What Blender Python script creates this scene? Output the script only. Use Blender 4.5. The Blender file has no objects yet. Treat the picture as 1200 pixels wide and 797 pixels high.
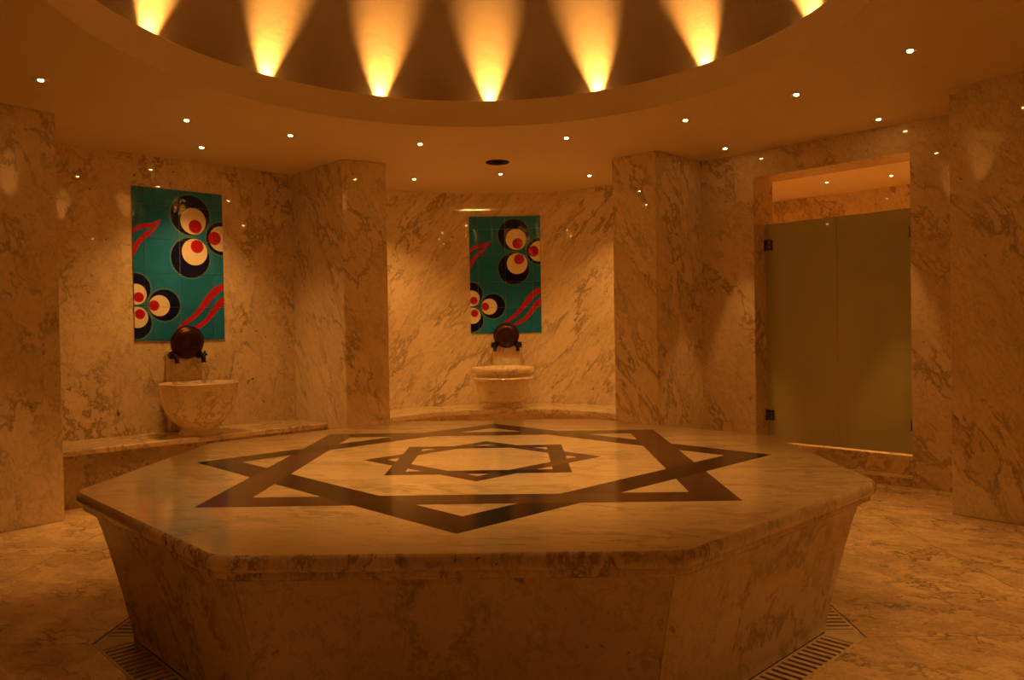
import bpy, bmesh, math, random
from mathutils import Vector, Matrix
random.seed(7)
C = bpy.context.scene.collection
S = bpy.context.scene
PI = math.pi

# ------------------------------------------------------------------ camera
cam_d = bpy.data.cameras.new('camera')
cam = bpy.data.objects.new('camera', cam_d); C.objects.link(cam)
cam_d.sensor_width = 36.0
cam_d.lens = 920.445 / 1200 * 36
cam_d.clip_start = 0.02
_r = ((0.99969744, 0.01810513, -0.01665003), (0.01638770, 0.01454212, 0.99975996), (0.01834291, -0.99973033, 0.01424102))
cam.matrix_world = Matrix(((_r[0][0], _r[1][0], _r[2][0], 0.22557), (_r[0][1], _r[1][1], _r[2][1], -3.80996),
                           (_r[0][2], _r[1][2], _r[2][2], 1.25932), (0, 0, 0, 1)))
S.camera = cam

# ------------------------------------------------------------------ world, exposure, lamp settings
w = bpy.data.worlds.new('world'); S.world = w; w.use_nodes = True
w.node_tree.nodes['Background'].inputs[0].default_value = (0, 0, 0, 1)
w.node_tree.nodes['Background'].inputs[1].default_value = 0
S.view_settings.view_transform = 'Standard'; S.view_settings.look = 'None'
S.view_settings.gamma = 1; S.view_settings.use_curve_mapping = False
S.view_settings.exposure = 0.20
S.cycles.max_bounces = 10; S.cycles.diffuse_bounces = 6; S.cycles.glossy_bounces = 5
S.cycles.transmission_bounces = 8; S.cycles.sample_clamp_indirect = 4
WARM = (1.0, 0.46, 0.115)         # tungsten light as the camera's daylight balance records it
P_RING, P_NICHE, P_UP, P_VEST, P_APEX = 78.0, 62.0, 165.0, 260.0, 430.0

# ------------------------------------------------------------------ dimensions (metres, floor z = 0, room centre at the origin)
CH = 2.77                          # ceiling height
STONE = 0.63                       # height of the hot platform
APC, APR = 3.12, 1.88              # apse circle centre distance and radius
RX, RY, RCX = 1.90, 2.07, -0.03    # opening of the dome

# ------------------------------------------------------------------ helpers
def tag(o, label=None, cat=None, group=None, kind=None):
    if label: o['label'] = label
    if cat: o['category'] = cat
    if group: o['group'] = group
    if kind: o['kind'] = kind
    return o

def obj(name, bm_or_me, mat=None, parent=None, smooth=False):
    if isinstance(bm_or_me, bmesh.types.BMesh):
        bmesh.ops.recalc_face_normals(bm_or_me, faces=bm_or_me.faces[:])
        me = bpy.data.meshes.new(name); bm_or_me.to_mesh(me); bm_or_me.free()
        if smooth:
            for p in me.polygons: p.use_smooth = True
        if mat: me.materials.append(mat)
    else:
        me = bm_or_me
    o = bpy.data.objects.new(name, me); C.objects.link(o)
    if parent: o.parent = parent
    return o

def empty(name, loc=(0, 0, 0), rz=0.0):
    o = bpy.data.objects.new(name, None); C.objects.link(o)
    o.location = loc; o.rotation_euler = (0, 0, rz); o.empty_display_size = 0.1
    return o

def smooth_by_angle(o, deg=35):
    me = o.data
    for p in me.polygons: p.use_smooth = True
    bm = bmesh.new(); bm.from_mesh(me)
    for e in bm.edges:
        if len(e.link_faces) == 2 and e.calc_face_angle(0) > math.radians(deg): e.smooth = False
    bm.to_mesh(me); bm.free()
    return o

def add_prism(bm, pts, z0, z1):
    lo = [bm.verts.new((x, y, z0)) for x, y in pts]; hi = [bm.verts.new((x, y, z1)) for x, y in pts]
    n = len(pts)
    bm.faces.new(lo[::-1]); bm.faces.new(hi)
    for i in range(n): bm.faces.new((lo[i], lo[(i + 1) % n], hi[(i + 1) % n], hi[i]))
    return bm

def prism(pts, z0, z1, bm=None): return add_prism(bm or bmesh.new(), pts, z0, z1)

def add_box(bm, x0, x1, y0, y1, z0, z1): return add_prism(bm, [(x0, y0), (x1, y0), (x1, y1), (x0, y1)], z0, z1)

def add_loft(bm, rings, close=True, cap=True):
    vs = [[bm.verts.new(p) for p in r] for r in rings]
    n = len(rings[0])
    for a, b in zip(vs, vs[1:]):
        for i in range(n if close else n - 1):
            j = (i + 1) % n
            bm.faces.new((a[i], a[j], b[j], b[i]))
    if cap:
        bm.faces.new(vs[0][::-1]); bm.faces.new(vs[-1])
    return bm

def lathe(profile, seg=48, bm=None):
    bm = bm or bmesh.new()
    rings = []
    for r, z in profile:
        if r < 1e-5: rings.append([bm.verts.new((0, 0, z))])
        else: rings.append([bm.verts.new((r * math.cos(2 * PI * i / seg), r * math.sin(2 * PI * i / seg), z)) for i in range(seg)])
    for a, b in zip(rings, rings[1:]):
        for i in range(seg):
            j = (i + 1) % seg
            if len(a) == 1 and len(b) == 1: continue
            if len(a) == 1: bm.faces.new((a[0], b[j], b[i]))
            elif len(b) == 1: bm.faces.new((a[i], a[j], b[0]))
            else: bm.faces.new((a[i], a[j], b[j], b[i]))
    return bm

def add_tube(bm, pts, rad, seg=10, caps=True):
    pts = [Vector(p) for p in pts]
    rads = rad if isinstance(rad, (list, tuple)) else [rad] * len(pts)
    rings = []
    up = Vector((0.3, 0.2, 0.93))
    for i, p in enumerate(pts):
        t = (pts[min(i + 1, len(pts) - 1)] - pts[max(i - 1, 0)]).normalized()
        a = t.cross(up)
        if a.length < 1e-3: a = t.cross(Vector((1, 0, 0)))
        a.normalize(); b = t.cross(a)
        rings.append([p + (a * math.cos(2 * PI * k / seg) + b * math.sin(2 * PI * k / seg)) * rads[i] for k in range(seg)])
    return add_loft(bm, rings, True, caps)

def polar(d, t, ang):              # d metres along the bearing, t metres to its right
    a = math.radians(ang); n = (math.cos(a), math.sin(a))
    return (d * n[0] + t * n[1], d * n[1] - t * n[0])

# ------------------------------------------------------------------ materials
def new_mat(name):
    m = bpy.data.materials.new(name); m.use_nodes = True
    nt = m.node_tree; nt.nodes.clear()
    out = nt.nodes.new('ShaderNodeOutputMaterial'); b = nt.nodes.new('ShaderNodeBsdfPrincipled')
    nt.links.new(b.outputs[0], out.inputs[0])
    return m, nt, b

class NB:                          # small node builder
    def __init__(s, nt): s.nt = nt
    def n(s, t, **k):
        x = s.nt.nodes.new(t)
        for a, v in k.items(): setattr(x, a, v)
        return x
    def put(s, inp, v):
        if hasattr(v, 'is_output') or isinstance(v, bpy.types.NodeSocket): s.nt.links.new(v, inp)
        else: inp.default_value = v
    def math(s, op, a, b=0.0, c=None, clamp=False):
        x = s.n('ShaderNodeMath', operation=op, use_clamp=clamp)
        s.put(x.inputs[0], a); s.put(x.inputs[1], b)
        if c is not None: s.put(x.inputs[2], c)
        return x.outputs[0]
    def mix(s, f, a, b):
        x = s.n('ShaderNodeMix', data_type='RGBA')
        s.put(x.inputs['Factor'], f); s.put(x.inputs[6], a); s.put(x.inputs[7], b)
        return x.outputs[2]
    def noise(s, vec, scale, detail=6, rough=0.6, dist=0.0):
        x = s.n('ShaderNodeTexNoise')
        s.put(x.inputs['Vector'], vec); x.inputs['Scale'].default_value = scale
        x.inputs['Detail'].default_value = detail; x.inputs['Roughness'].default_value = rough
        x.inputs['Distortion'].default_value = dist
        return x.outputs['Fac']
    def smooth(s, v, a, b, lo=0.0, hi=1.0):
        x = s.n('ShaderNodeMapRange', interpolation_type='SMOOTHSTEP')
        s.put(x.inputs[0], v); s.put(x.inputs[1], a); s.put(x.inputs[2], b); s.put(x.inputs[3], lo); s.put(x.inputs[4], hi)
        return x.outputs[0]

def marble(name, base=(0.80, 0.66, 0.42), vein=(0.22, 0.15, 0.085), cloud=(0.52, 0.40, 0.235), rot=(0, 0, 0), stretch=(1, 1, 1),
           scale=1.0, amount=1.0, rough=0.025, off=(0, 0, 0), flecks=0.6):
    m, nt, b = new_mat(name); q = NB(nt)
    tc = q.n('ShaderNodeTexCoord'); oi = q.n('ShaderNodeObjectInfo')
    add = q.n('ShaderNodeVectorMath', operation='MULTIPLY_ADD')
    comb = q.n('ShaderNodeCombineXYZ')
    for i, k in enumerate((17.0, 31.0, 23.0)): nt.links.new(q.math('MULTIPLY', oi.outputs['Random'], k), comb.inputs[i])
    nt.links.new(tc.outputs['Object'], add.inputs[0]); add.inputs[1].default_value = (1, 1, 1); nt.links.new(comb.outputs[0], add.inputs[2])
    m1 = q.n('ShaderNodeMapping'); nt.links.new(add.outputs[0], m1.inputs[0])
    m1.inputs['Location'].default_value = off; m1.inputs['Rotation'].default_value = rot
    m2 = q.n('ShaderNodeMapping'); nt.links.new(m1.outputs[0], m2.inputs[0])
    m2.inputs['Scale'].default_value = tuple(scale * k for k in stretch)
    v = m2.outputs[0]
    n1 = q.noise(v, 2.3, 10, 0.68, 0.25); n2 = q.noise(v, 6.5, 8, 0.70, 0.2); n3 = q.noise(v, 1.3, 5, 0.6, 0.2); n4 = q.noise(v, 12.0, 6, 0.72, 0.2)
    r1 = q.math('ABSOLUTE', q.math('SUBTRACT', n1, 0.5)); r2 = q.math('ABSOLUTE', q.math('SUBTRACT', n2, 0.52))
    v1 = q.smooth(r1, 0.0, 0.042, 1.0, 0.0); v2 = q.smooth(r2, 0.0, 0.026, 1.0, 0.0)
    mask = q.smooth(n3, 0.40, 0.62)
    cl = q.math('MULTIPLY', q.smooth(n1, 0.42, 0.72), 0.55 * amount)
    col = q.mix(cl, (*base, 1), (*cloud, 1))
    col = q.mix(q.math('MULTIPLY', q.smooth(n4, 0.5, 0.75), 0.35 * amount), col, (*cloud, 1))
    col = q.mix(q.math('MULTIPLY', q.math('MULTIPLY', v1, mask), min(1.0, 0.85 * amount)), col, (*vein, 1))
    col = q.mix(q.math('MULTIPLY', q.math('MULTIPLY', v2, q.math('SUBTRACT', 1.0, q.math('MULTIPLY', mask, 0.45))), 0.42 * amount), col, (*vein, 1))
    # sparse dark flecks
    n5 = q.noise(v, 7.0, 3, 0.5, 0.8)
    fl = q.math('MULTIPLY', q.smooth(n5, 0.70, 0.76), flecks)
    col = q.mix(fl, col, tuple(k * 0.45 for k in vein) + (1,))
    n6 = q.noise(v, 17.0, 3, 0.55, 0.6)
    col = q.mix(q.math('MULTIPLY', q.math('MULTIPLY', q.smooth(n6, 0.665, 0.72), q.smooth(n1, 0.44, 0.58)), flecks), col, tuple(k * 0.5 for k in vein) + (1,))
    nt.links.new(col, b.inputs['Base Color'])
    b.inputs['Roughness'].default_value = rough
    b.inputs['Specular IOR Level'].default_value = 0.5
    return m

D = math.radians
M = {}
M['wall_left'] = marble('marble_wall_left', rot=(D(20), D(30), D(40)), stretch=(1.0, 1.0, 0.55), scale=1.7, off=(3, 1, 2), amount=0.85, flecks=0.9)
M['wall_back'] = marble('marble_wall_back', rot=(0, D(-40), 0), stretch=(1.7, 1.2, 0.42), scale=1.3, off=(1, 5, 3), amount=0.85, rough=0.045)
M['wall_door'] = marble('marble_wall_door', base=(0.74, 0.59, 0.36), rot=(D(40), D(10), 0), stretch=(1.2, 1.2, 0.6), scale=1.6, off=(8, 2, 6), amount=0.85)
M['pier'] = marble('marble_pier', rot=(D(12), D(33), D(10)), stretch=(1.6, 1.4, 0.45), scale=1.35, off=(2, 7, 4), amount=0.8)
M['pier_side'] = M['pier']
M['bench_base_shaded'] = marble('marble_bench_base_shaded', base=(0.50, 0.38, 0.22), cloud=(0.30, 0.21, 0.11), scale=1.8, amount=1.2)  # shade under the left seat overhang, put into a darker marble colour
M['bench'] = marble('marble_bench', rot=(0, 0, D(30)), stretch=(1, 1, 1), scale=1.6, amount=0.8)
M['stone_top'] = marble('marble_platform_top', base=(0.83, 0.68, 0.42), rot=(0, 0, D(8)), stretch=(0.55, 1.7, 1.0), scale=1.2, amount=0.55, rough=0.09, flecks=0.3)
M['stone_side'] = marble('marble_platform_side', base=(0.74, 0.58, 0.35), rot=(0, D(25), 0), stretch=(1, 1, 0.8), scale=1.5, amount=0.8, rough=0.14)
M['floor'] = marble('marble_floor', base=(0.74, 0.54, 0.28), cloud=(0.36, 0.23, 0.11), rot=(0, 0, D(25)), stretch=(1.0, 1.35, 1.0), scale=2.3, amount=1.15, rough=0.14)
M['basin'] = marble('marble_basin', base=(0.80, 0.67, 0.44), rot=(0, D(50), 0), stretch=(1, 1, 1.4), scale=2.2, amount=0.7, rough=0.15, flecks=0.2)
for k_ in ('stone_top',): M[k_].node_tree.nodes['Principled BSDF'].inputs['Specular IOR Level'].default_value = 0.4
M['rim'] = marble('marble_platform_rim', base=(0.80, 0.62, 0.36), scale=3.2, stretch=(1, 1, 0.5), amount=1.0, rough=0.14, flecks=0.9)
M['grate'] = marble('marble_grate', base=(0.66, 0.52, 0.31), scale=3.0, amount=0.6, rough=0.3)

def plain(name, col, rough=0.5, metal=0.0, noise_amt=0.08, nscale=6.0, bump=0.0):
    m, nt, b = new_mat(name); q = NB(nt)
    tc = q.n('ShaderNodeTexCoord')
    f = q.noise(tc.outputs['Object'], nscale, 5, 0.6)
    c0 = tuple(max(0, k * (1 - noise_amt * 2)) for k in col) + (1,); c1 = tuple(min(1, k * (1 + noise_amt * 2)) for k in col) + (1,)
    nt.links.new(q.mix(f, c0, c1), b.inputs['Base Color'])
    b.inputs['Roughness'].default_value = rough; b.inputs['Metallic'].default_value = metal
    if bump:
        bp = q.n('ShaderNodeBump'); bp.inputs['Strength'].default_value = bump; bp.inputs['Distance'].default_value = 0.01
        nt.links.new(q.noise(tc.outputs['Object'], nscale * 5, 5, 0.6), bp.inputs['Height']); nt.links.new(bp.outputs[0], b.inputs['Normal'])
    return m

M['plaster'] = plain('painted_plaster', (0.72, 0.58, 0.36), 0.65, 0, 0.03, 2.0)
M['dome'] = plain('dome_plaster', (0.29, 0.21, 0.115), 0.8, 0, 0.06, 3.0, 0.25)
M['inlay'] = plain('dark_marble_inlay', (0.036, 0.019, 0.013), 0.13, 0, 0.22, 9.0)
M['inlay_brown'] = plain('brown_marble_inlay', (0.105, 0.056, 0.031), 0.13, 0, 0.18, 9.0)
M['inlay_brown'].node_tree.nodes['Principled BSDF'].inputs['Specular IOR Level'].default_value = 0.25
M['inlay'].node_tree.nodes['Principled BSDF'].inputs['Specular IOR Level'].default_value = 0.25
M['copper'] = plain('aged_copper', (0.060, 0.026, 0.016), 0.38, 0.85, 0.2, 14.0)
M['bronze'] = plain('dark_bronze', (0.045, 0.028, 0.02), 0.35, 0.8, 0.15, 20.0)
M['steel'] = plain('hinge_steel', (0.18, 0.16, 0.15), 0.25, 1.0, 0.05)
M['chrome'] = plain('lamp_trim', (0.62, 0.55, 0.45), 0.3, 1.0, 0.03)
M['black'] = plain('dark_recess', (0.02, 0.017, 0.015), 0.7)
M['grout'] = plain('mural_grout', (0.42, 0.42, 0.36), 0.7)

def emit(name, col, strength):
    m = bpy.data.materials.new(name); m.use_nodes = True; nt = m.node_tree; nt.nodes.clear()
    o = nt.nodes.new('ShaderNodeOutputMaterial'); e = nt.nodes.new('ShaderNodeEmission')
    e.inputs[0].default_value = (*col, 1); e.inputs[1].default_value = strength
    nt.links.new(e.outputs[0], o.inputs[0]); return m
M['bulb'] = emit('halogen_bulb', (1.0, 0.52, 0.15), 90.0)

def frosted():
    m, nt, b = new_mat('frosted_glass'); q = NB(nt)
    tc = q.n('ShaderNodeTexCoord')
    f = q.noise(tc.outputs['Object'], 1.3, 3, 0.5)
    nt.links.new(q.mix(f, (0.44, 0.43, 0.22, 1), (0.50, 0.48, 0.25, 1)), b.inputs['Base Color'])
    b.inputs['Roughness'].default_value = 0.75
    b.inputs['Transmission Weight'].default_value = 0.25
    b.inputs['IOR'].default_value = 1.3
    b.inputs['Coat Weight'].default_value = 1.0; b.inputs['Coat Roughness'].default_value = 0.015
    return m
M['glass'] = frosted()

# --- glazed tile design, painted flat on the tiles; UV = metres from the mural's upper left corner
def mural_mat():
    m, nt, b = new_mat('glazed_tile_paint'); q = NB(nt)
    uv = q.n('ShaderNodeUVMap'); uv.uv_map = 'UVMap'
    sep = q.n('ShaderNodeSeparateXYZ'); nt.links.new(uv.outputs[0], sep.inputs[0])
    X, Y = sep.outputs[0], sep.outputs[1]
    K = 0.8 / 413; KY = 1.3 / 679
    def dist(px, py):
        dx = q.math('SUBTRACT', X, (px - 80) * K); dy = q.math('SUBTRACT', Y, (py - 73) * KY)
        return q.math('SQRT', q.math('ADD', q.math('MULTIPLY', dx, dx), q.math('MULTIPLY', dy, dy)))
    def disc(d, rpx): return q.smooth(d, rpx * K - 0.0025, rpx * K + 0.0025, 1.0, 0.0)
    n = q.noise(uv.outputs[0], 5.0, 5, 0.6, 0.4)
    st = q.n('ShaderNodeMapping'); nt.links.new(uv.outputs[0], st.inputs[0]); st.inputs['Scale'].default_value = (70, 8, 1)
    streak = q.noise(st.outputs[0], 1.0, 3, 0.5)
    oi = q.n('ShaderNodeObjectInfo')
    col = q.mix(n, (0.010, 0.16, 0.36, 1), (0.030, 0.32, 0.66, 1))
    col = q.mix(q.math('MULTIPLY', q.smooth(streak, 0.5, 0.8), 0.35), col, (0.006, 0.11, 0.25, 1))
    col = q.mix(q.math('MULTIPLY', oi.outputs['Random'], 0.5), col, (0.010, 0.12, 0.28, 1))
    RED = (0.50, 0.018, 0.016, 1); NAVY = (0.008, 0.010, 0.055, 1); CREAM = (0.88, 0.80, 0.58, 1); LINE = (0.10, 0.26, 0.25, 1)
    def curve(v, x0, x1, pts):     # height of a brush stroke along x
        u = q.math('DIVIDE', q.math('SUBTRACT', v, x0), x1 - x0, clamp=True)
        fc = q.n('ShaderNodeFloatCurve'); nt.links.new(u, fc.inputs['Value'])
        cp = fc.mapping.curves[0].points
        cp[0].location = pts[0]; cp[1].location = pts[-1]
        for p in pts[1:-1]: cp.new(*p)
        fc.mapping.update()
        return fc.outputs[0]
    # strokes: (list of (px, py centre, half width px))
    strokes = [[(80, 273, 14), (110, 252, 15), (150, 243, 13), (180, 230, 9), (205, 214, 1)],
               [(80, 366, 30), (100, 327, 24), (130, 292, 18), (165, 265, 13), (190, 236, 8), (205, 214, 1)],
               [(262, 704, 2), (300, 676, 13), (340, 648, 17), (380, 606, 26), (420, 558, 32), (460, 521, 25), (494, 505, 18)],
               [(322, 707, 2), (350, 695, 12), (390, 675, 16), (430, 632, 27), (460, 596, 30), (494, 568, 22)]]
    ink = None
    for s in strokes:
        x0 = (s[0][0] - 80) * K; x1 = (s[-1][0] - 80) * K
        cx = lambda px: ((px - 80) * K - x0) / (x1 - x0)
        yc = curve(X, x0, x1, [(cx(a), (b_ - 73) / 679) for a, b_, _ in s])
        hw = curve(X, x0, x1, [(cx(a), w_ * 0.80 / 40) for a, _, w_ in s])
        dy = q.math('ABSOLUTE', q.math('SUBTRACT', Y, q.math('MULTIPLY', yc, 1.3)))
        inside = q.math('LESS_THAN', dy, q.math('MULTIPLY', hw, 40 * KY))
        rng = q.math('MULTIPLY', q.math('GREATER_THAN', X, x0 - 0.004), q.math('LESS_THAN', X, x1 + 0.004))
        f = q.math('MULTIPLY', inside, rng)
        ink = f if ink is None else q.math('MAXIMUM', ink, f)
    col = q.mix(ink, col, RED)
    eyes = [((338, 182), 90, (352, 208), 60, (361, 232), 31), ((336, 377), 90, (356, 349), 60, (368, 323), 30),
            ((488, 280), 76, (484, 281), 58, (452, 280), 31), ((212, 594), 70, (190, 596), 46, (166, 596), 23),
            ((86, 522), 66, (90, 547), 45, (101, 560), 22), ((86, 674), 68, (93, 648), 46, (104, 634), 22)]
    for o_, r_, c_, cr, p_, pr in eyes:
        dd = dist(*o_)
        col = q.mix(disc(dd, r_ + 6), col, LINE)
        col = q.mix(disc(dd, r_), col, NAVY)
        col = q.mix(disc(dist(*c_), cr), col, CREAM)
        col = q.mix(disc(dist(*p_), pr), col, RED)
    nt.links.new(col, b.inputs['Base Color'])
    b.inputs['Roughness'].default_value = 0.06
    b.inputs['Specular IOR Level'].default_value = 0.35
    bp = q.n('ShaderNodeBump'); bp.inputs['Strength'].default_value = 0.12; bp.inputs['Distance'].default_value = 0.01
    nt.links.new(q.noise(uv.outputs[0], 12.0, 2, 0.5), bp.inputs['Height']); nt.links.new(bp.outputs[0], b.inputs['Normal'])
    return m
M['tile'] = mural_mat()

# ================================================================== THE SETTING
# ---- floor: bed with marble slabs laid on a square grid, joints meeting the corners of the drain ring
bm = bmesh.new(); add_box(bm, -5.6, 5.6, -5.6, 5.6, -0.16, -0.10)
floor = tag(obj('floor', bm, M['black']), 'veined marble slab floor around the platform', None, None, 'structure')
RING_O, RING_I = 1.70, 1.545
a_ = RING_O * math.cos(D(22.5)); s_ = RING_O * math.sin(D(22.5))
lines = [-5.5, -4.0, -2.5, -s_, s_, 2.5, 4.0, 5.5]
J = 0.0018
for i in range(7):
    for j in range(7):
        x0, x1, y0, y1 = lines[i] + J, lines[i + 1] - J, lines[j] + J, lines[j + 1] - J
        if i == 3 and j == 3: continue
        pts = [(x0, y0), (x1, y0), (x1, y1), (x0, y1)]
        if i == 3 and j == 4: pts = [(x0, a_), (x1, a_), (x1, y1), (x0, y1)]
        elif i == 3 and j == 2: pts = [(x0, y0), (x1, y0), (x1, -a_), (x0, -a_)]
        elif j == 3 and i == 4: pts = [(a_, y0), (x1, y0), (x1, y1), (a_, y1)]
        elif j == 3 and i == 2: pts = [(x0, y0), (-a_, y0), (-a_, y1), (x0, y1)]
        elif i in (2, 4) and j in (2, 4):
            sx = 1 if i == 4 else -1; sy = 1 if j == 4 else -1
            pts = [(a_, s_ + J), (2.5 - J, s_ + J), (2.5 - J, 2.5 - J), (s_ + J, 2.5 - J), (s_ + J, a_)]
            pts = [(x * sx, y * sy) for x, y in pts]
            if sx * sy < 0: pts = pts[::-1]
        obj('floor_slab', prism(pts, -0.10, 0.0), M['floor'], floor)

# ---- ceiling with the dome
def ell(k, i, n=96, z=0.0):
    a = 2 * PI * i / n
    return (RCX + (RX + k) * math.cos(a), (RY + k) * math.sin(a), z)
N = 96
bm = bmesh.new()
inner = [bm.verts.new(ell(0, i, N, CH)) for i in range(N)]
outer = [bm.verts.new((5.6 * max(-1, min(1, 1.5 * math.cos(2 * PI * i / N))), 5.6 * max(-1, min(1, 1.5 * math.sin(2 * PI * i / N))), CH)) for i in range(N)]
for i in range(N): bm.faces.new((inner[i], inner[(i + 1) % N], outer[(i + 1) % N], outer[i]))
ceil = tag(obj('ceiling', bm, M['plaster']), 'flat plaster ceiling around the round dome opening', None, None, 'structure')
FT = 2.965                         # top of the fascia
bm = bmesh.new()
add_loft(bm, [[ell(k, i, N, z) for i in range(N)] for k, z in ((0, CH), (0, CH + 0.02), (0.004, FT - 0.012), (0.012, FT), (0.05, FT), (0.055, CH + 0.06), (0.36, CH + 0.06))], True, False)
fas = smooth_by_angle(obj('dome_fascia', bm, M['plaster'], ceil), 40)
bm = bmesh.new()
rings = []
ND = 20
for k in range(ND):
    th = (PI / 2) * k / ND
    rings.append([(RCX + (RX + 0.27) * math.cos(th) * math.cos(2 * PI * i / N), (RY + 0.27) * math.cos(th) * math.sin(2 * PI * i / N), CH + 0.06 + 1.75 * math.sin(th)) for i in range(N)])
add_loft(bm, rings, True, False)
bm.verts.ensure_lookup_table()
top = bm.verts.new((RCX, 0, CH + 0.06 + 1.75))
last = bm.verts[(ND - 1) * N:ND * N]
for i in range(N): bm.faces.new((last[i], last[(i + 1) % N], top))
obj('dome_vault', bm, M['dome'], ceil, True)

# ---- walls: straight alcoves on the diagonals, curved apses on the axes, a pier between each pair
DF = {45: 3.07, 135: 3.14, 225: 3.1, 315: 3.1}        # front of each alcove
T0 = {45: -0.02, 135: 0.085, 225: 0.0, 315: 0.0}      # sideways offset of each alcove
DB = {45: 3.78, 135: 4.04, 225: 4.04, 315: 4.04}      # back wall of each alcove
HW = 1.12
def apse_pt(u, v, ang): return polar(u, v, ang)
pier_names = {(45, 90): 'wall_back_right_pier', (135, 90): 'wall_back_left_pier', (135, 180): 'wall_left_pier', (45, 0): 'wall_right_pier',
              (225, 180): 'wall_far_left_pier', (315, 0): 'wall_far_right_pier'}
for (al, ap), nm in pier_names.items():
    apd = ap if abs(ap - al) <= 90 else ap + 360
    s = -1 if apd > al else 1                          # side of the alcove on which the apse lies (t > 0 is clockwise)
    A = polar(DF[al], T0[al] + s * HW if al != 45 else s * 1.155, al)
    E = polar(4.40, (T0[al] + s * HW) if al != 45 else s * 1.155, al)
    B = apse_pt(3.28, -s * 1.02, ap)
    Cc = apse_pt(4.25, -s * 1.50, ap)
    pts = [A, B, Cc, E]
    area = sum(pts[i][0] * pts[(i + 1) % 4][1] - pts[(i + 1) % 4][0] * pts[i][1] for i in range(4))
    if area < 0: pts = pts[::-1]
    o = obj(nm, prism(pts, 0, CH), M['pier'])
    mod = o.modifiers.new('edge', 'BEVEL'); mod.width = 0.004; mod.segments = 1
    tag(o, None, None, None, 'structure')
lab = {'wall_back_right_pier': 'veined marble pier between the apse and the glass door', 'wall_back_left_pier': 'veined marble pier between the two tile murals',
       'wall_left_pier': 'veined marble pier left of the left bench', 'wall_right_pier': 'veined marble pier right of the glass door'}
for o in C.objects:
    if o.name in pier_names.values(): o['label'] = lab.get(o.name, 'veined marble pier beside the wide entrance bay')

def box_on(al, t0, t1, d0, d1, z0, z1, bm=None):
    pts = [polar(d0, t0, al), polar(d0, t1, al), polar(d1, t1, al), polar(d1, t0, al)]
    return prism(pts, z0, z1, bm)
o = obj('wall_left', box_on(135, T0[135] - HW, T0[135] + HW, DB[135], DB[135] + 0.12, 0, CH), M['wall_left'])
tag(o, 'veined marble alcove wall behind the left tile mural', None, None, 'structure')
# the wide entrance bay from which the room is seen
for nm, lb, b_ in (('wall_front', 'veined marble wall closing the entrance bay opposite the apse', (-4.0, 4.0, -5.5, -5.38)),
                   ('wall_front_left', 'veined marble side wall of the entrance bay, left', (-4.0, -3.88, -5.38, -1.6)),
                   ('wall_front_right', 'veined marble side wall of the entrance bay, right', (3.88, 4.0, -5.38, -1.6))):
    bm = bmesh.new(); add_box(bm, *b_, 0, CH); tag(obj(nm, bm, M['wall_left']), lb, None, None, 'structure')
def arc_pts(r, a0, a1, n, ap):     # arc about the apse centre; angles measured from the apse bearing, clockwise positive
    return [polar(APC + r * math.cos(D(a0 + (a1 - a0) * i / n)), r * math.sin(D(a0 + (a1 - a0) * i / n)), ap) for i in range(n + 1)]
for ap, nm, lb in ((90, 'wall_back', 'curved veined marble apse wall behind the middle tile mural'), (0, 'wall_right', 'curved marble apse wall beyond the right pier'), (180, 'wall_far_left', 'curved marble apse wall beyond the left pier')):
    bm = bmesh.new()
    n = 40
    i_ = arc_pts(APR, -54, 54, n, ap); o_ = arc_pts(APR + 0.1, -54, 54, n, ap)
    ring = []
    for k in range(n + 1):
        ring.append([(*i_[k], 0), (*o_[k], 0), (*o_[k], CH), (*i_[k], CH)])
    add_loft(bm, ring, True, True)
    o = smooth_by_angle(obj(nm, bm, M['wall_back']), 30)
    tag(o, lb, None, None, 'structure')

# door wall: two jambs and a header
JL, JR, HZ = -0.625, 0.668, 2.545
bm = bmesh.new()
box_on(45, -1.155, JL, 3.78, 4.12, 0, CH, bm); box_on(45, JR, 1.155, 3.78, 4.12, 0, CH, bm); box_on(45, JL, JR, 3.78, 4.12, HZ, CH, bm)
tag(obj('wall_door', bm, M['wall_door']), 'veined marble wall around the frosted glass door', None, None, 'structure')
# threshold in two tiers
bm = bmesh.new(); box_on(45, JL, JR, 3.775, 4.14, 0, 0.065, bm); box_on(45, JL, JR - 0.0, 3.92, 4.14, 0.065, 0.215, bm)
tag(obj('trim_1', bm, M['floor']), 'stepped marble threshold under the frosted glass door', None, None, 'structure')
# room beyond the door, seen over the top of the glass
bm = bmesh.new(); box_on(45, -2.3, 1.9, 4.14, 6.7, 0.10, 0.20, bm)
tag(obj('floor_vestibule', bm, M['floor']), 'marble floor of the room beyond the glass door', None, None, 'structure')
bm = bmesh.new(); box_on(45, -2.3, 1.9, 6.6, 6.7, 0.2, CH, bm)
tag(obj('wall_vestibule', bm, M['wall_left']), 'veined marble wall of the room beyond the glass door', None, None, 'structure')
bm = bmesh.new(); box_on(45, -2.4, -2.3, 4.14, 6.7, 0.2, CH, bm)
tag(obj('wall_vestibule_left', bm, M['wall_left']), 'left marble wall of the room beyond the glass door', None, None, 'structure')
bm = bmesh.new(); box_on(45, 1.9, 2.0, 4.14, 6.7, 0.2, CH, bm)
tag(obj('wall_vestibule_right', bm, M['wall_left']), 'right marble wall of the room beyond the glass door', None, None, 'structure')
bm = bmesh.new(); box_on(45, -2.4, 2.0, 4.05, 6.75, CH + 0.004, CH + 0.05, bm)
tag(obj('ceiling_vestibule', bm, M['plaster']), 'plaster ceiling of the room beyond the glass door', None, None, 'structure')

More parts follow.
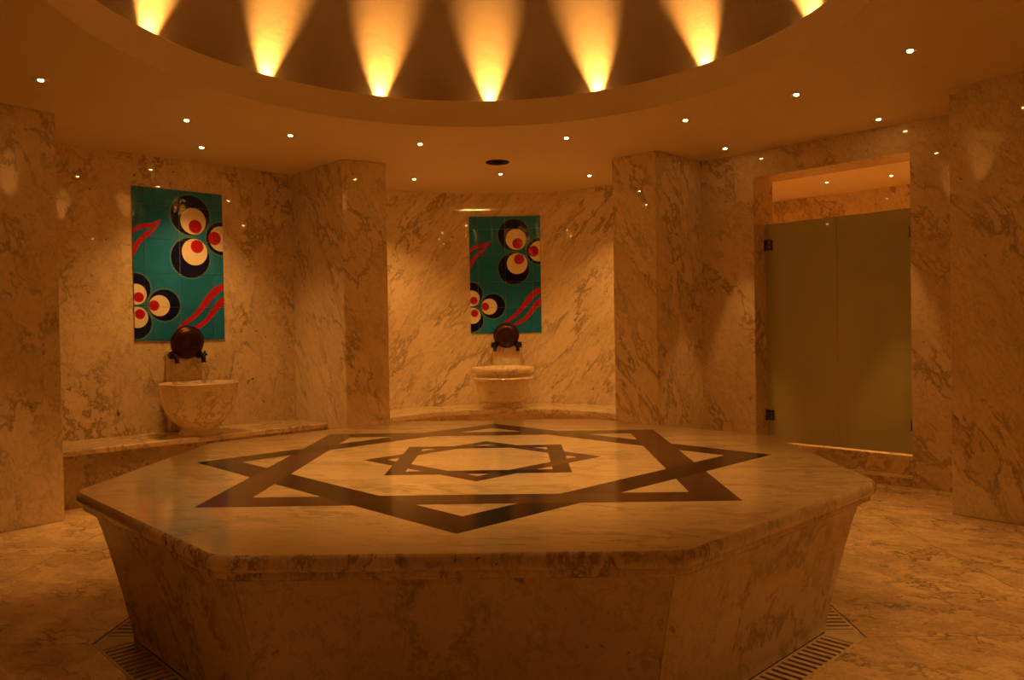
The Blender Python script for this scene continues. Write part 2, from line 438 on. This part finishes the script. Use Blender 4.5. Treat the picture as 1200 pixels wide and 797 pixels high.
# glass doors
DG = 3.975
def leaf(n, t0, t1, hinge_t, side):
    r = empty('door_%d' % n, (*polar(DG, hinge_t, 45), 0.22), D(45 - 90))
    r['kind'] = 'structure'
    r['label'] = 'frosted olive glass door leaf hinged on the %s jamb' % ('left' if n == 1 else 'right')
    w_ = abs(t1 - t0)
    x0, x1 = (0.004, w_) if side > 0 else (-w_, -0.004)
    bm = bmesh.new(); add_box(bm, x0, x1, -0.005, 0.005, 0.004, 1.93)
    g = obj('glass_pane', bm, M['glass'], r)
    mod = g.modifiers.new('edge', 'BEVEL'); mod.width = 0.0015; mod.segments = 2
    for z in (0.235, 1.745):
        bm = bmesh.new()
        a, c = (0.0, 0.075) if side > 0 else (-0.075, 0.0)
        add_box(bm, a, c, -0.016, 0.016, z - 0.045, z + 0.045)
        bx = (0.0, 0.012) if side > 0 else (-0.012, 0.0)
        add_box(bm, bx[0], bx[1], -0.028, 0.028, z - 0.05, z + 0.05)
        h = obj('hinge', bm, M['steel'], r)
        mod = h.modifiers.new('edge', 'BEVEL'); mod.width = 0.002; mod.segments = 2
        for zz in (-0.022, 0.022):
            bm = lathe([(0, 0.004), (0.005, 0.003), (0.006, 0)], 10)
            bmesh.ops.transform(bm, matrix=Matrix.Translation(((0.05 if side > 0 else -0.05), -0.016, z + zz)) @ Matrix.Rotation(PI / 2, 4, 'X'), verts=bm.verts)
            obj('screw', bm, M['chrome'], h)
    return r
leaf(1, JL, 0.0205, JL, 1)
leaf(2, 0.0225, JR, JR, -1)

# ================================================================== THE HOT PLATFORM
plat = tag(empty('marble_platform', (0, 0, 0)), 'large octagonal marble heated platform with interlaced dark star inlay', 'platform')
def octa(r, z): return [(r * math.cos(D(22.5 + 45 * k)), r * math.sin(D(22.5 + 45 * k)), z) for k in range(8)]
def octa_round(r, z, c=0.06, n=4):   # octagon with softly rounded corners
    pts = []
    V = [Vector(p) for p in octa(r, z)]
    for k in range(8):
        p, a, b = V[k], V[k - 1], V[(k + 1) % 8]
        p0 = p + (a - p).normalized() * c; p1 = p + (b - p).normalized() * c
        for i in range(n + 1):
            t = i / n
            pts.append(tuple(p0 * (1 - t) ** 2 + p * 2 * t * (1 - t) + p1 * t * t))
    return pts
bm = bmesh.new()
prof = [(1.66, 0.545), (1.697, 0.545), (1.718, 0.549), (1.730, 0.557), (1.733, 0.568), (1.733, 0.577), (1.744, 0.580), (1.752, 0.588), (1.755, 0.602), (1.753, 0.617), (1.748, 0.626), (1.740, 0.630)]
add_loft(bm, [octa_round(r, z) for r, z in prof], True, True)
top = smooth_by_angle(obj('top_slab', bm, M['stone_top'], plat), 40)
for p in top.data.polygons:
    if len(p.vertices) > 4: p.use_smooth = False
    else: p.material_index = 1
top.data.materials.append(M['rim'])
# side panels, tapering in towards the floor, a little hollow under the rim
def side_panel():
    bm = bmesh.new()
    prof = [(1.545, 0.0), (1.548, 0.03), (1.585, 0.20), (1.625, 0.36), (1.655, 0.47), (1.672, 0.52), (1.676, 0.548)]
    rings = []
    n = 12
    for r, z in prof:
        h = r * math.cos(D(22.5)); l = r * math.sin(D(22.5)) - 0.0012
        rings.append([(h, -l, z), (h, l, z), (h - 0.05, l - 0.02, z), (h - 0.05, -l + 0.02, z)])
    add_loft(bm, rings, True, True)
    return bm
sp = obj('side_panel', side_panel(), M['stone_side'], plat)
for k in range(8):
    o = sp if k == 0 else sp.copy()
    if k: C.objects.link(o)
    o.rotation_euler = (0, 0, D(45 * k))
bm = bmesh.new(); add_loft(bm, [octa(1.48, 0.0), octa(1.60, 0.545)], True, True)
obj('core', bm, M['stone_side'], plat)
# star inlays: two interlaced squares, each bar passes under at its first crossing and over at its second
def star(R, wd, z, cx=0.0, cy=0.0, rot=0.0, parent=None, mats=('inlay_brown', 'inlay')):
    def line_pt(p, d, q_, e):      # intersection of p + s d and q + t e
        den = d[0] * e[1] - d[1] * e[0]
        s = ((q_[0] - p[0]) * e[1] - (q_[1] - p[1]) * e[0]) / den
        return (p[0] + s * d[0], p[1] + s * d[1])
    bars = []
    ri = R / math.sqrt(2)
    for base in (rot, rot + 45):
        for k in range(4):
            na = D(base + 90 * k); nrm = (math.cos(na), math.sin(na)); tg = (-nrm[1], nrm[0])
            bars.append((nrm, tg, M[mats[0 if base == rot else 1]], k))
    def seg(mt_, nrm, tg, s0o, s0i, s1o, s1i):   # s along tangent at the outer and inner edge
        po = [(nrm[0] * ri + tg[0] * s, nrm[1] * ri + tg[1] * s) for s in (s0o, s1o)]
        pi_ = [(nrm[0] * (ri - wd) + tg[0] * s, nrm[1] * (ri - wd) + tg[1] * s) for s in (s1i, s0i)]
        pts = [po[0], po[1], pi_[0], pi_[1]]
        area = sum(pts[i][0] * pts[(i + 1) % 4][1] - pts[(i + 1) % 4][0] * pts[i][1] for i in range(4))
        if area < 0: pts = pts[::-1]
        pts = [(x + cx, y + cy) for x, y in pts]
        obj('inlay_strip', prism(pts, z - 0.004, z + 0.0006), mt_, parent)
    for nrm, tg, b0, k in bars:
        # crossing near the start (s < 0) with the bar turned by -45 degrees
        a = math.atan2(nrm[1], nrm[0]) - D(45); n2 = (math.cos(a), math.sin(a))
        def s_at(level_self, level_other):   # point on this bar's line where the other bar's line passes
            p = (nrm[0] * level_self, nrm[1] * level_self)
            c = n2[0] * tg[0] + n2[1] * tg[1]
            return (level_other - (p[0] * n2[0] + p[1] * n2[1])) / c
        so_o, so_i = s_at(ri, ri), s_at(ri - wd, ri)            # outer edge of the other bar
        si_o, si_i = s_at(ri, ri - wd), s_at(ri - wd, ri - wd)  # inner edge of the other bar
        g = 0.0008
        seg(b0, nrm, tg, -ri, -(ri - wd), so_o - g, so_i - g)
        seg(b0, nrm, tg, si_o + g, si_i + g, ri, ri - wd)
star(1.40, 0.158, STONE, parent=plat)
star(0.58, 0.082, STONE, 0.0, 0.01, 0.8, plat, ('inlay', 'inlay_brown'))

# drain ring at the foot of the platform, one grate to each side
ho, hi = RING_O * math.cos(D(22.5)), RING_I * math.cos(D(22.5))
lo_, li_ = RING_O * math.sin(D(22.5)), RING_I * math.sin(D(22.5))
bm = bmesh.new(); add_box(bm, hi + 0.012, ho - 0.014, -0.011, 0.011, -0.022, -0.004)
slat_me = bpy.data.meshes.new('slat'); bmesh.ops.recalc_face_normals(bm, faces=bm.faces[:]); bm.to_mesh(slat_me); bm.free(); slat_me.materials.append(M['grate'])
bm = bmesh.new()
add_box(bm, hi + 0.001, hi + 0.012, -li_ + 0.03, li_ - 0.03, -0.06, -0.004); add_box(bm, ho - 0.014, ho - 0.003, -li_ + 0.03, li_ - 0.03, -0.06, -0.004)
frame_me = bpy.data.meshes.new('frame'); bmesh.ops.recalc_face_normals(bm, faces=bm.faces[:]); bm.to_mesh(frame_me); bm.free(); frame_me.materials.append(M['grate'])
t22 = math.tan(D(22.5)); L = li_ - 0.03
corner_me = []
for sg in (1, -1):                 # solid plates, mitred at the corner
    pts = [(hi + 0.001, L * sg), (ho - 0.003, L * sg), (ho - 0.003, (ho - 0.003) * t22 * sg), (hi + 0.001, (hi + 0.001) * t22 * sg)]
    bm = prism(pts if sg > 0 else pts[::-1], -0.06, -0.004)
    me_ = bpy.data.meshes.new('corner_plate'); bmesh.ops.recalc_face_normals(bm, faces=bm.faces[:]); bm.to_mesh(me_); bm.free(); me_.materials.append(M['grate']); corner_me.append(me_)
where = {0: 'along the platform side facing the right pier', 1: 'along the platform side facing the glass door', 2: 'along the platform side facing the apse', 3: 'along the platform side facing the left mural',
         4: 'along the platform side facing the left pier', 5: 'along the left front side of the platform', 6: 'along the front side of the platform', 7: 'along the right front side of the platform'}
for k in range(8):
    g = tag(empty('drain_grate', (0, 0, 0), D(45 * k)), 'slotted marble drain grate ' + where[k], 'drain grate', 'drain grates around the platform')
    obj('frame', frame_me, None, g); obj('corner_plate', corner_me[0], None, g); obj('corner_plate', corner_me[1], None, g)
    n = int((2 * L) / 0.040)
    for i in range(n):
        s = obj('slat', slat_me, None, g); s.location = (0, -L + (i + 0.5) * 2 * L / n, 0)

# ================================================================== BENCHES
BZ = 0.43
def bench_straight(al):
    b = tag(empty('marble_bench', (*polar(3.75, T0[al], al), 0)), 'straight marble bench under the left tile mural', 'bench')
    inv = Matrix.Translation(b.location).inverted()
    bm = box_on(al, T0[al] - HW + 0.002, T0[al] + HW - 0.002, 3.50, DB[al] - 0.002, 0, BZ - 0.045); bm.transform(inv); obj('base', bm, M['bench_base_shaded'], b)
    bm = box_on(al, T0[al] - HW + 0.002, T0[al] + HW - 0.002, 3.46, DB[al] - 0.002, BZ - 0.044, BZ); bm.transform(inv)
    o = obj('seat_slab', bm, M['bench'], b); mod = o.modifiers.new('edge', 'BEVEL'); mod.width = 0.012; mod.segments = 3
bench_straight(135)
b = tag(empty('marble_bench', (*polar(APC + 1.5, 0, 90), 0)), 'curved marble bench in the apse under the middle tile mural', 'bench')
inv = Matrix.Translation(b.location).inverted()
def arc_block(r0, r1, ai, ao, z0, z1, ap, n=32):
    bm = bmesh.new(); i_ = arc_pts(r0, -ai, ai, n, ap); o_ = arc_pts(r1, -ao, ao, n, ap)
    add_loft(bm, [[(*i_[k], z0), (*o_[k], z0), (*o_[k], z1), (*i_[k], z1)] for k in range(n + 1)], True, True)
    return bm
BC = 0.425
bm = arc_block(1.26, APR - 0.004, 63, 49, 0, BC - 0.045, 90); bm.transform(inv); smooth_by_angle(obj('base', bm, M['bench'], b), 30)
bm = arc_block(1.215, APR - 0.004, 65, 49, BC - 0.044, BC, 90); bm.transform(inv); smooth_by_angle(obj('seat_slab', bm, M['bench'], b), 30)

# ================================================================== TILE MURALS
def mural(name, label, mapf, w_, h_, origin):
    r = tag(empty(name, origin), label, 'tile mural', 'tile murals above the basins')
    inv = Matrix.Translation(origin).inverted()
    xs = [0, 0.115, 0.5, 0.885, 1.0]; ys = [0, 0.11, 0.335, 0.56, 0.78, 1.0]
    def slab(nm, u0, u1, v0, v1, d0, d1, mat, ns=4):
        bm = bmesh.new(); uvl = bm.loops.layers.uv.new('UVMap')
        cols = []
        for k in range(ns + 1):
            u = u0 + (u1 - u0) * k / ns
            cols.append([(u, v) for v in (v0, v1)])
        fr = [[bm.verts.new(mapf(u * w_ / 0.8, v * h_ / 1.3, d1)) for u, v in c] for c in cols]
        bk = [[bm.verts.new(mapf(u * w_ / 0.8, v * h_ / 1.3, d0)) for u, v in c] for c in cols]
        uvof = {}
        for c, f_, b_ in zip(cols, fr, bk):
            for q_, x, y in zip(c, f_, b_): uvof[x] = q_; uvof[y] = q_
        for k in range(ns):
            bm.faces.new((fr[k][0], fr[k][1], fr[k + 1][1], fr[k + 1][0])); bm.faces.new((bk[k][0], bk[k + 1][0], bk[k + 1][1], bk[k][1]))
            for e in (0, 1): bm.faces.new((fr[k][e], fr[k + 1][e], bk[k + 1][e], bk[k][e]))
        for k in (0, ns): bm.faces.new((fr[k][0], fr[k][1], bk[k][1], bk[k][0]))
        for f in bm.faces:
            for l in f.loops: l[uvl].uv = uvof[l.vert]
        bm.transform(inv)
        return obj(nm, bm, mat, r)
    slab('grout_bed', 0, 0.8, 0, 1.3, 0.0, 0.006, M['grout'], 8)
    g = 0.0016
    for i in range(4):
        for j in range(5):
            slab('tile', xs[i] * 0.8 + g, xs[i + 1] * 0.8 - g, ys[j] * 1.3 + g, ys[j + 1] * 1.3 - g, 0.004, 0.0105, M['tile'], 2)
    return r
mt = 0.128
mural('tile_mural', 'turquoise tile mural of eye motifs on the flat left alcove wall',
      lambda u, v, d: (*polar(DB[135] - d, mt - 0.385 + u, 135), 2.505 - v), 0.770, 1.297, (*polar(DB[135], mt, 135), 1.208))
def apse_map(u, v, d):
    a = (u - 0.4 + 0.002) / APR
    return (*polar(APC + (APR - d) * math.cos(a), (APR - d) * math.sin(a), 90), 2.518 - v)
mural('tile_mural', 'turquoise tile mural of eye motifs on the curved apse wall', apse_map, 0.80, 1.306, (*polar(APC + APR, 0, 90), 1.212))

# ================================================================== BASINS, TAPS, COPPER BOWLS
def basin(name, label, loc, prof, footprof):
    r = tag(empty(name, loc), label, 'basin', 'marble wash basins')
    smooth_by_angle(obj('bowl', lathe(prof, 64), M['basin'], r), 40)
    smooth_by_angle(obj('foot', lathe(footprof, 48), M['basin'], r), 40)
    return r
h = 0.86 - BZ
basin('marble_basin', 'round bowl shaped marble basin on the straight bench', (*polar(3.635, 0.105, 135), BZ),
      [(0, 0.055), (0.13, 0.055), (0.165, 0.075), (0.22, 0.13), (0.265, 0.205), (0.292, 0.28), (0.305, 0.35), (0.308, h - 0.035), (0.312, h - 0.02), (0.314, h - 0.006), (0.308, h), (0.288, h), (0.282, h - 0.008),
       (0.272, h - 0.06), (0.25, h - 0.15), (0.20, h - 0.24), (0.12, h - 0.30), (0, h - 0.315)],
      [(0, 0), (0.165, 0), (0.168, 0.012), (0.155, 0.03), (0.145, 0.05), (0.150, 0.068), (0, 0.068)])
h = 0.857 - BC
basin('marble_basin', 'wide rimmed banded marble basin on the curved bench', (*polar(4.55, -0.028, 90), BC),
      [(0, 0.06), (0.20, 0.06), (0.235, 0.085), (0.275, 0.16), (0.297, 0.25), (0.304, h - 0.135), (0.326, h - 0.125), (0.330, h - 0.115), (0.322, h - 0.105), (0.302, h - 0.098), (0.298, h - 0.075), (0.322, h - 0.062),
       (0.330, h - 0.05), (0.330, h - 0.012), (0.322, h), (0.290, h), (0.284, h - 0.01), (0.272, h - 0.08), (0.24, h - 0.18), (0.16, h - 0.27), (0, h - 0.30)],
      [(0, 0), (0.215, 0), (0.218, 0.018), (0.20, 0.03), (0.195, 0.06), (0.205, 0.075), (0, 0.075)])

def tap_panel(label, loc, rz, z0, w_, topz):
    # local: x to the right, -y towards the room, origin at the wall on the bench
    r = tag(empty('tap_panel', loc, rz), label, 'tap panel', 'marble panels with paired taps')
    bm = bmesh.new()
    hz = topz - z0
    add_box(bm, -w_ / 2, w_ / 2, -0.085, -0.009, 0, hz)
    p = obj('panel', bm, M['basin'], r); mod = p.modifiers.new('edge', 'BEVEL'); mod.width = 0.008; mod.segments = 3
    for sx in (-1, 1):
        x = sx * (w_ / 2 - 0.030)
        bm = bmesh.new(); zt = hz - 0.035
        add_tube(bm, [(x, -0.08, zt), (x, -0.12, zt), (x, -0.155, zt - 0.004), (x, -0.182, zt - 0.025), (x, -0.188, zt - 0.062)], [0.024, 0.021, 0.022, 0.020, 0.017], 14)
        add_tube(bm, [(x, -0.083, zt), (x, -0.095, zt)], [0.036, 0.032], 18)
        add_tube(bm, [(x, -0.188, zt - 0.055), (x, -0.188, zt - 0.068)], [0.021, 0.021], 14)
        add_tube(bm, [(x, -0.125, zt), (x + sx * 0.028, -0.125, zt), (x + sx * 0.036, -0.125, zt)], [0.015, 0.013, 0.010], 10)
        t = smooth_by_angle(obj('tap', bm, M['bronze'], r), 40)
        bm = bmesh.new(); xh = x + sx * 0.036
        for dy_, dz_ in ((0, 1), (0, -1), (1, 0), (-1, 0)):
            add_tube(bm, [(xh, -0.125, zt), (xh, -0.125 + dy_ * 0.016, zt + dz_ * 0.016), (xh, -0.125 + dy_ * 0.030, zt + dz_ * 0.030)], [0.008, 0.007, 0.011], 10)
        add_tube(bm, [(xh - sx * 0.006, -0.125, zt), (xh + sx * 0.012, -0.125, zt)], [0.013, 0.010], 12)
        smooth_by_angle(obj('tap_handle', bm, M['bronze'], t), 40)
    return r
def copper_bowl(label, loc, rz, tilt):
    r = tag(empty('copper_bowl', loc, rz), label, 'bowl', 'copper washing bowls')
    R_ = 0.135
    prof = [(0, 0.006), (0.03, 0.006), (0.036, 0.0), (0.075, 0.0), (0.108, 0.012), (0.125, 0.035), (0.131, 0.056), (R_ + 0.004, 0.060), (R_ + 0.004, 0.063), (0.128, 0.062), (0.121, 0.038), (0.104, 0.016), (0.072, 0.004), (0.036, 0.004), (0.03, 0.010), (0, 0.010)]
    # open side to the wall, bottom to the room, lower edge at the origin
    mtx = Matrix.Rotation(-tilt, 4, 'X') @ Matrix.Translation((0, 0, R_ + 0.004)) @ Matrix.Rotation(-PI / 2, 4, 'X') @ Matrix.Translation((0, 0, -0.063))
    bm = lathe(prof, 48); bm.transform(mtx)
    smooth_by_angle(obj('bowl_body', bm, M['copper'], r), 50)
    bm = lathe([(R_ - 0.002, 0.0575), (R_ + 0.007, 0.0585), (R_ + 0.008, 0.062), (R_ + 0.004, 0.0645), (R_ - 0.002, 0.0645)], 48); bm.transform(mtx)
    smooth_by_angle(obj('rolled_rim', bm, M['copper'], r), 50)
    return r
TZ = 1.118; CBZ = 1.052
tap_panel('marble tap panel behind the bowl shaped basin', (*polar(DB[135], 0.13, 135), BZ), D(45), BZ, 0.285, TZ)
tap_panel('marble tap panel behind the banded basin in the apse', (*polar(APC + APR, 0.004, 90), BC), 0, BC, 0.31, TZ)
copper_bowl('dark copper bowl leaning against the left tile mural', (*polar(DB[135] - 0.112, 0.128, 135), CBZ), D(45), D(9) * -1)
copper_bowl('dark copper bowl leaning against the apse tile mural', (*polar(APC + APR - 0.112, 0.003, 90), CBZ), 0, D(9) * -1)

# ================================================================== LAMPS
ring_me = None; bulb_me = None
bm = lathe([(0.013, 0.0), (0.030, -0.0012), (0.034, -0.003), (0.040, -0.004), (0.046, -0.001), (0.046, 0.0)], 28); ring_me = bpy.data.meshes.new('trim_ring'); bmesh.ops.recalc_face_normals(bm, faces=bm.faces[:]); bm.to_mesh(ring_me); bm.free(); ring_me.materials.append(M['chrome'])
bm = lathe([(0, -0.0065), (0.009, -0.006), (0.014, -0.004), (0.016, -0.0005)], 20); bulb_me = bpy.data.meshes.new('bulb'); bm.to_mesh(bulb_me); bm.free(); bulb_me.materials.append(M['bulb'])
def spot(x, y, z, label, group, power, size, blend=0.45, tilt=(0, 0)):
    r = tag(empty('ceiling_spotlight', (x, y, z)), label, 'spotlight', group)
    obj('trim_ring', ring_me, None, r); obj('bulb', bulb_me, None, r)
    ld = bpy.data.lights.new('spot_beam', 'SPOT'); ld.energy = power; ld.color = WARM; ld.spot_size = D(size); ld.spot_blend = blend; ld.shadow_soft_size = 0.02
    l = bpy.data.objects.new('spot_beam', ld); C.objects.link(l); l.parent = r; l.location = (0, 0, -0.012); l.rotation_euler = (tilt[0], tilt[1], 0)
    return r
G_ = 'ring of ceiling spotlights'
ring_pos = [(-2.61, 0.79, 'in front of the pier left of the left bench'), (-2.15, 1.72, 'in front of the left bench'), (-1.56, 2.21, 'in front of the pier between the two murals'),
            (-0.61, 2.57, 'before the apse, on the side of the left mural'), (0.57, 2.47, 'before the apse, on the side of the glass door'),
            (1.42, 2.01, 'in front of the pier between apse and glass door'), (2.03, 1.42, 'facing the glass door'), (2.39, 0.63, 'in front of the pier right of the glass door')]
for x, y, lb in ring_pos: spot(x, y, CH, 'recessed spotlight beside the dome, ' + lb, G_, P_RING, 44, 0.6)
for i, (x, y, lb) in enumerate(ring_pos[:6]): spot(-x, -y, CH, 'recessed spotlight beside the dome, on the side away from the apse', G_, P_RING * (0.9, 0.8, 0.6, 0.6, 0.6, 0.5)[i], 74 if i < 2 else 50, 0.9)
for x, y, lb in ((-0.87, 4.04, 'recessed apse spotlight beside the pier between the murals'), (0.0, 3.87, 'recessed apse spotlight next to the round dark vent'), (0.88, 4.04, 'recessed apse spotlight beside the pier next to the glass door')):
    spot(x, y, CH, lb, 'apse ceiling spotlights', P_NICHE, 100, 0.9)
for x, y, lb in ((1.95, 2.96, 'recessed spotlight above the left jamb of the glass door'), (2.87, 2.10, 'recessed spotlight above the right jamb of the glass door')):
    spot(x, y, CH, lb, 'door alcove spotlights', P_NICHE, 33, 0.35)
spot(-2.38, 2.53, CH, 'single recessed spotlight in front of the left tile mural', None, P_NICHE * 1.2, 105, 0.9)
for x, y in ((3.47, 4.69), (4.01, 4.37)): spot(x, y, CH + 0.004, 'recessed spotlight in the room beyond the glass door', 'vestibule spotlights', P_VEST, 90, 0.8)
spot(RCX, 0, CH + 0.06 + 1.745, 'added unseen spotlight at the crown of the dome', None, P_APEX, 50, 1.0)  # added lamp, out of view, to brighten the middle of the platform
# round dark ceiling vent before the apse
v = tag(empty('ceiling_vent', (-0.01, 3.32, CH)), 'round dark ceiling vent before the apse', 'vent')
bm = lathe([(0.080, 0.0), (0.098, -0.008), (0.106, -0.006), (0.108, 0.0)], 40); obj('rim', bm, M['black'], v, True)
for k in range(3): obj('louvre_ring', lathe([(0.02 + k * 0.024, -0.003), (0.034 + k * 0.024, -0.012), (0.036 + k * 0.024, -0.011), (0.022 + k * 0.024, -0.002)], 32), M['black'], v, True)
obj('throat', lathe([(0, -0.0008), (0.09, -0.0008)], 32), M['black'], v)
# uplights in the cove
bm = lathe([(0, -0.055), (0.030, -0.055), (0.030, -0.05), (0.008, -0.046), (0.008, 0), (0.034, 0), (0.036, 0.004), (0.034, 0.045), (0.030, 0.047), (0.028, 0.034), (0, 0.034)], 20)
house_me = bpy.data.meshes.new('housing'); bmesh.ops.recalc_face_normals(bm, faces=bm.faces[:]); bm.to_mesh(house_me); bm.free(); house_me.materials.append(M['black'])
bm = lathe([(0, 0.041), (0.027, 0.039)], 20); lens_me = bpy.data.meshes.new('lens'); bm.to_mesh(lens_me); bm.free(); lens_me.materials.append(M['bulb'])
UPL = {0: 'on the apse side', 1: 'towards the pier between the murals', 2: 'towards the left mural', 3: 'towards the pier left of the left bench',
       15: 'towards the pier between apse and door', 14: 'towards the glass door', 13: 'towards the pier right of the glass door'}
for k in range(16):
    a = D(90 + 22.5 * k)
    kk = 0.235
    x, y = RCX + (RX + kk) * math.cos(a), (RY + kk) * math.sin(a)
    r = tag(empty('cove_uplight', (x, y, CH + 0.115), a), 'small uplight at the foot of the dome, ' + UPL.get(k, 'on the side away from the apse'), 'uplight', 'dome cove uplights')
    obj('housing', house_me, None, r); obj('lens', lens_me, None, r)
    ld = bpy.data.lights.new('uplight_beam', 'SPOT'); ld.energy = P_UP; ld.color = WARM; ld.spot_size = D(58); ld.spot_blend = 0.95; ld.shadow_soft_size = 0.015
    l = bpy.data.objects.new('uplight_beam', ld); C.objects.link(l); l.parent = r; l.location = (0, 0, 0.055)
    l.rotation_euler = (0, D(180 - 3), 0)
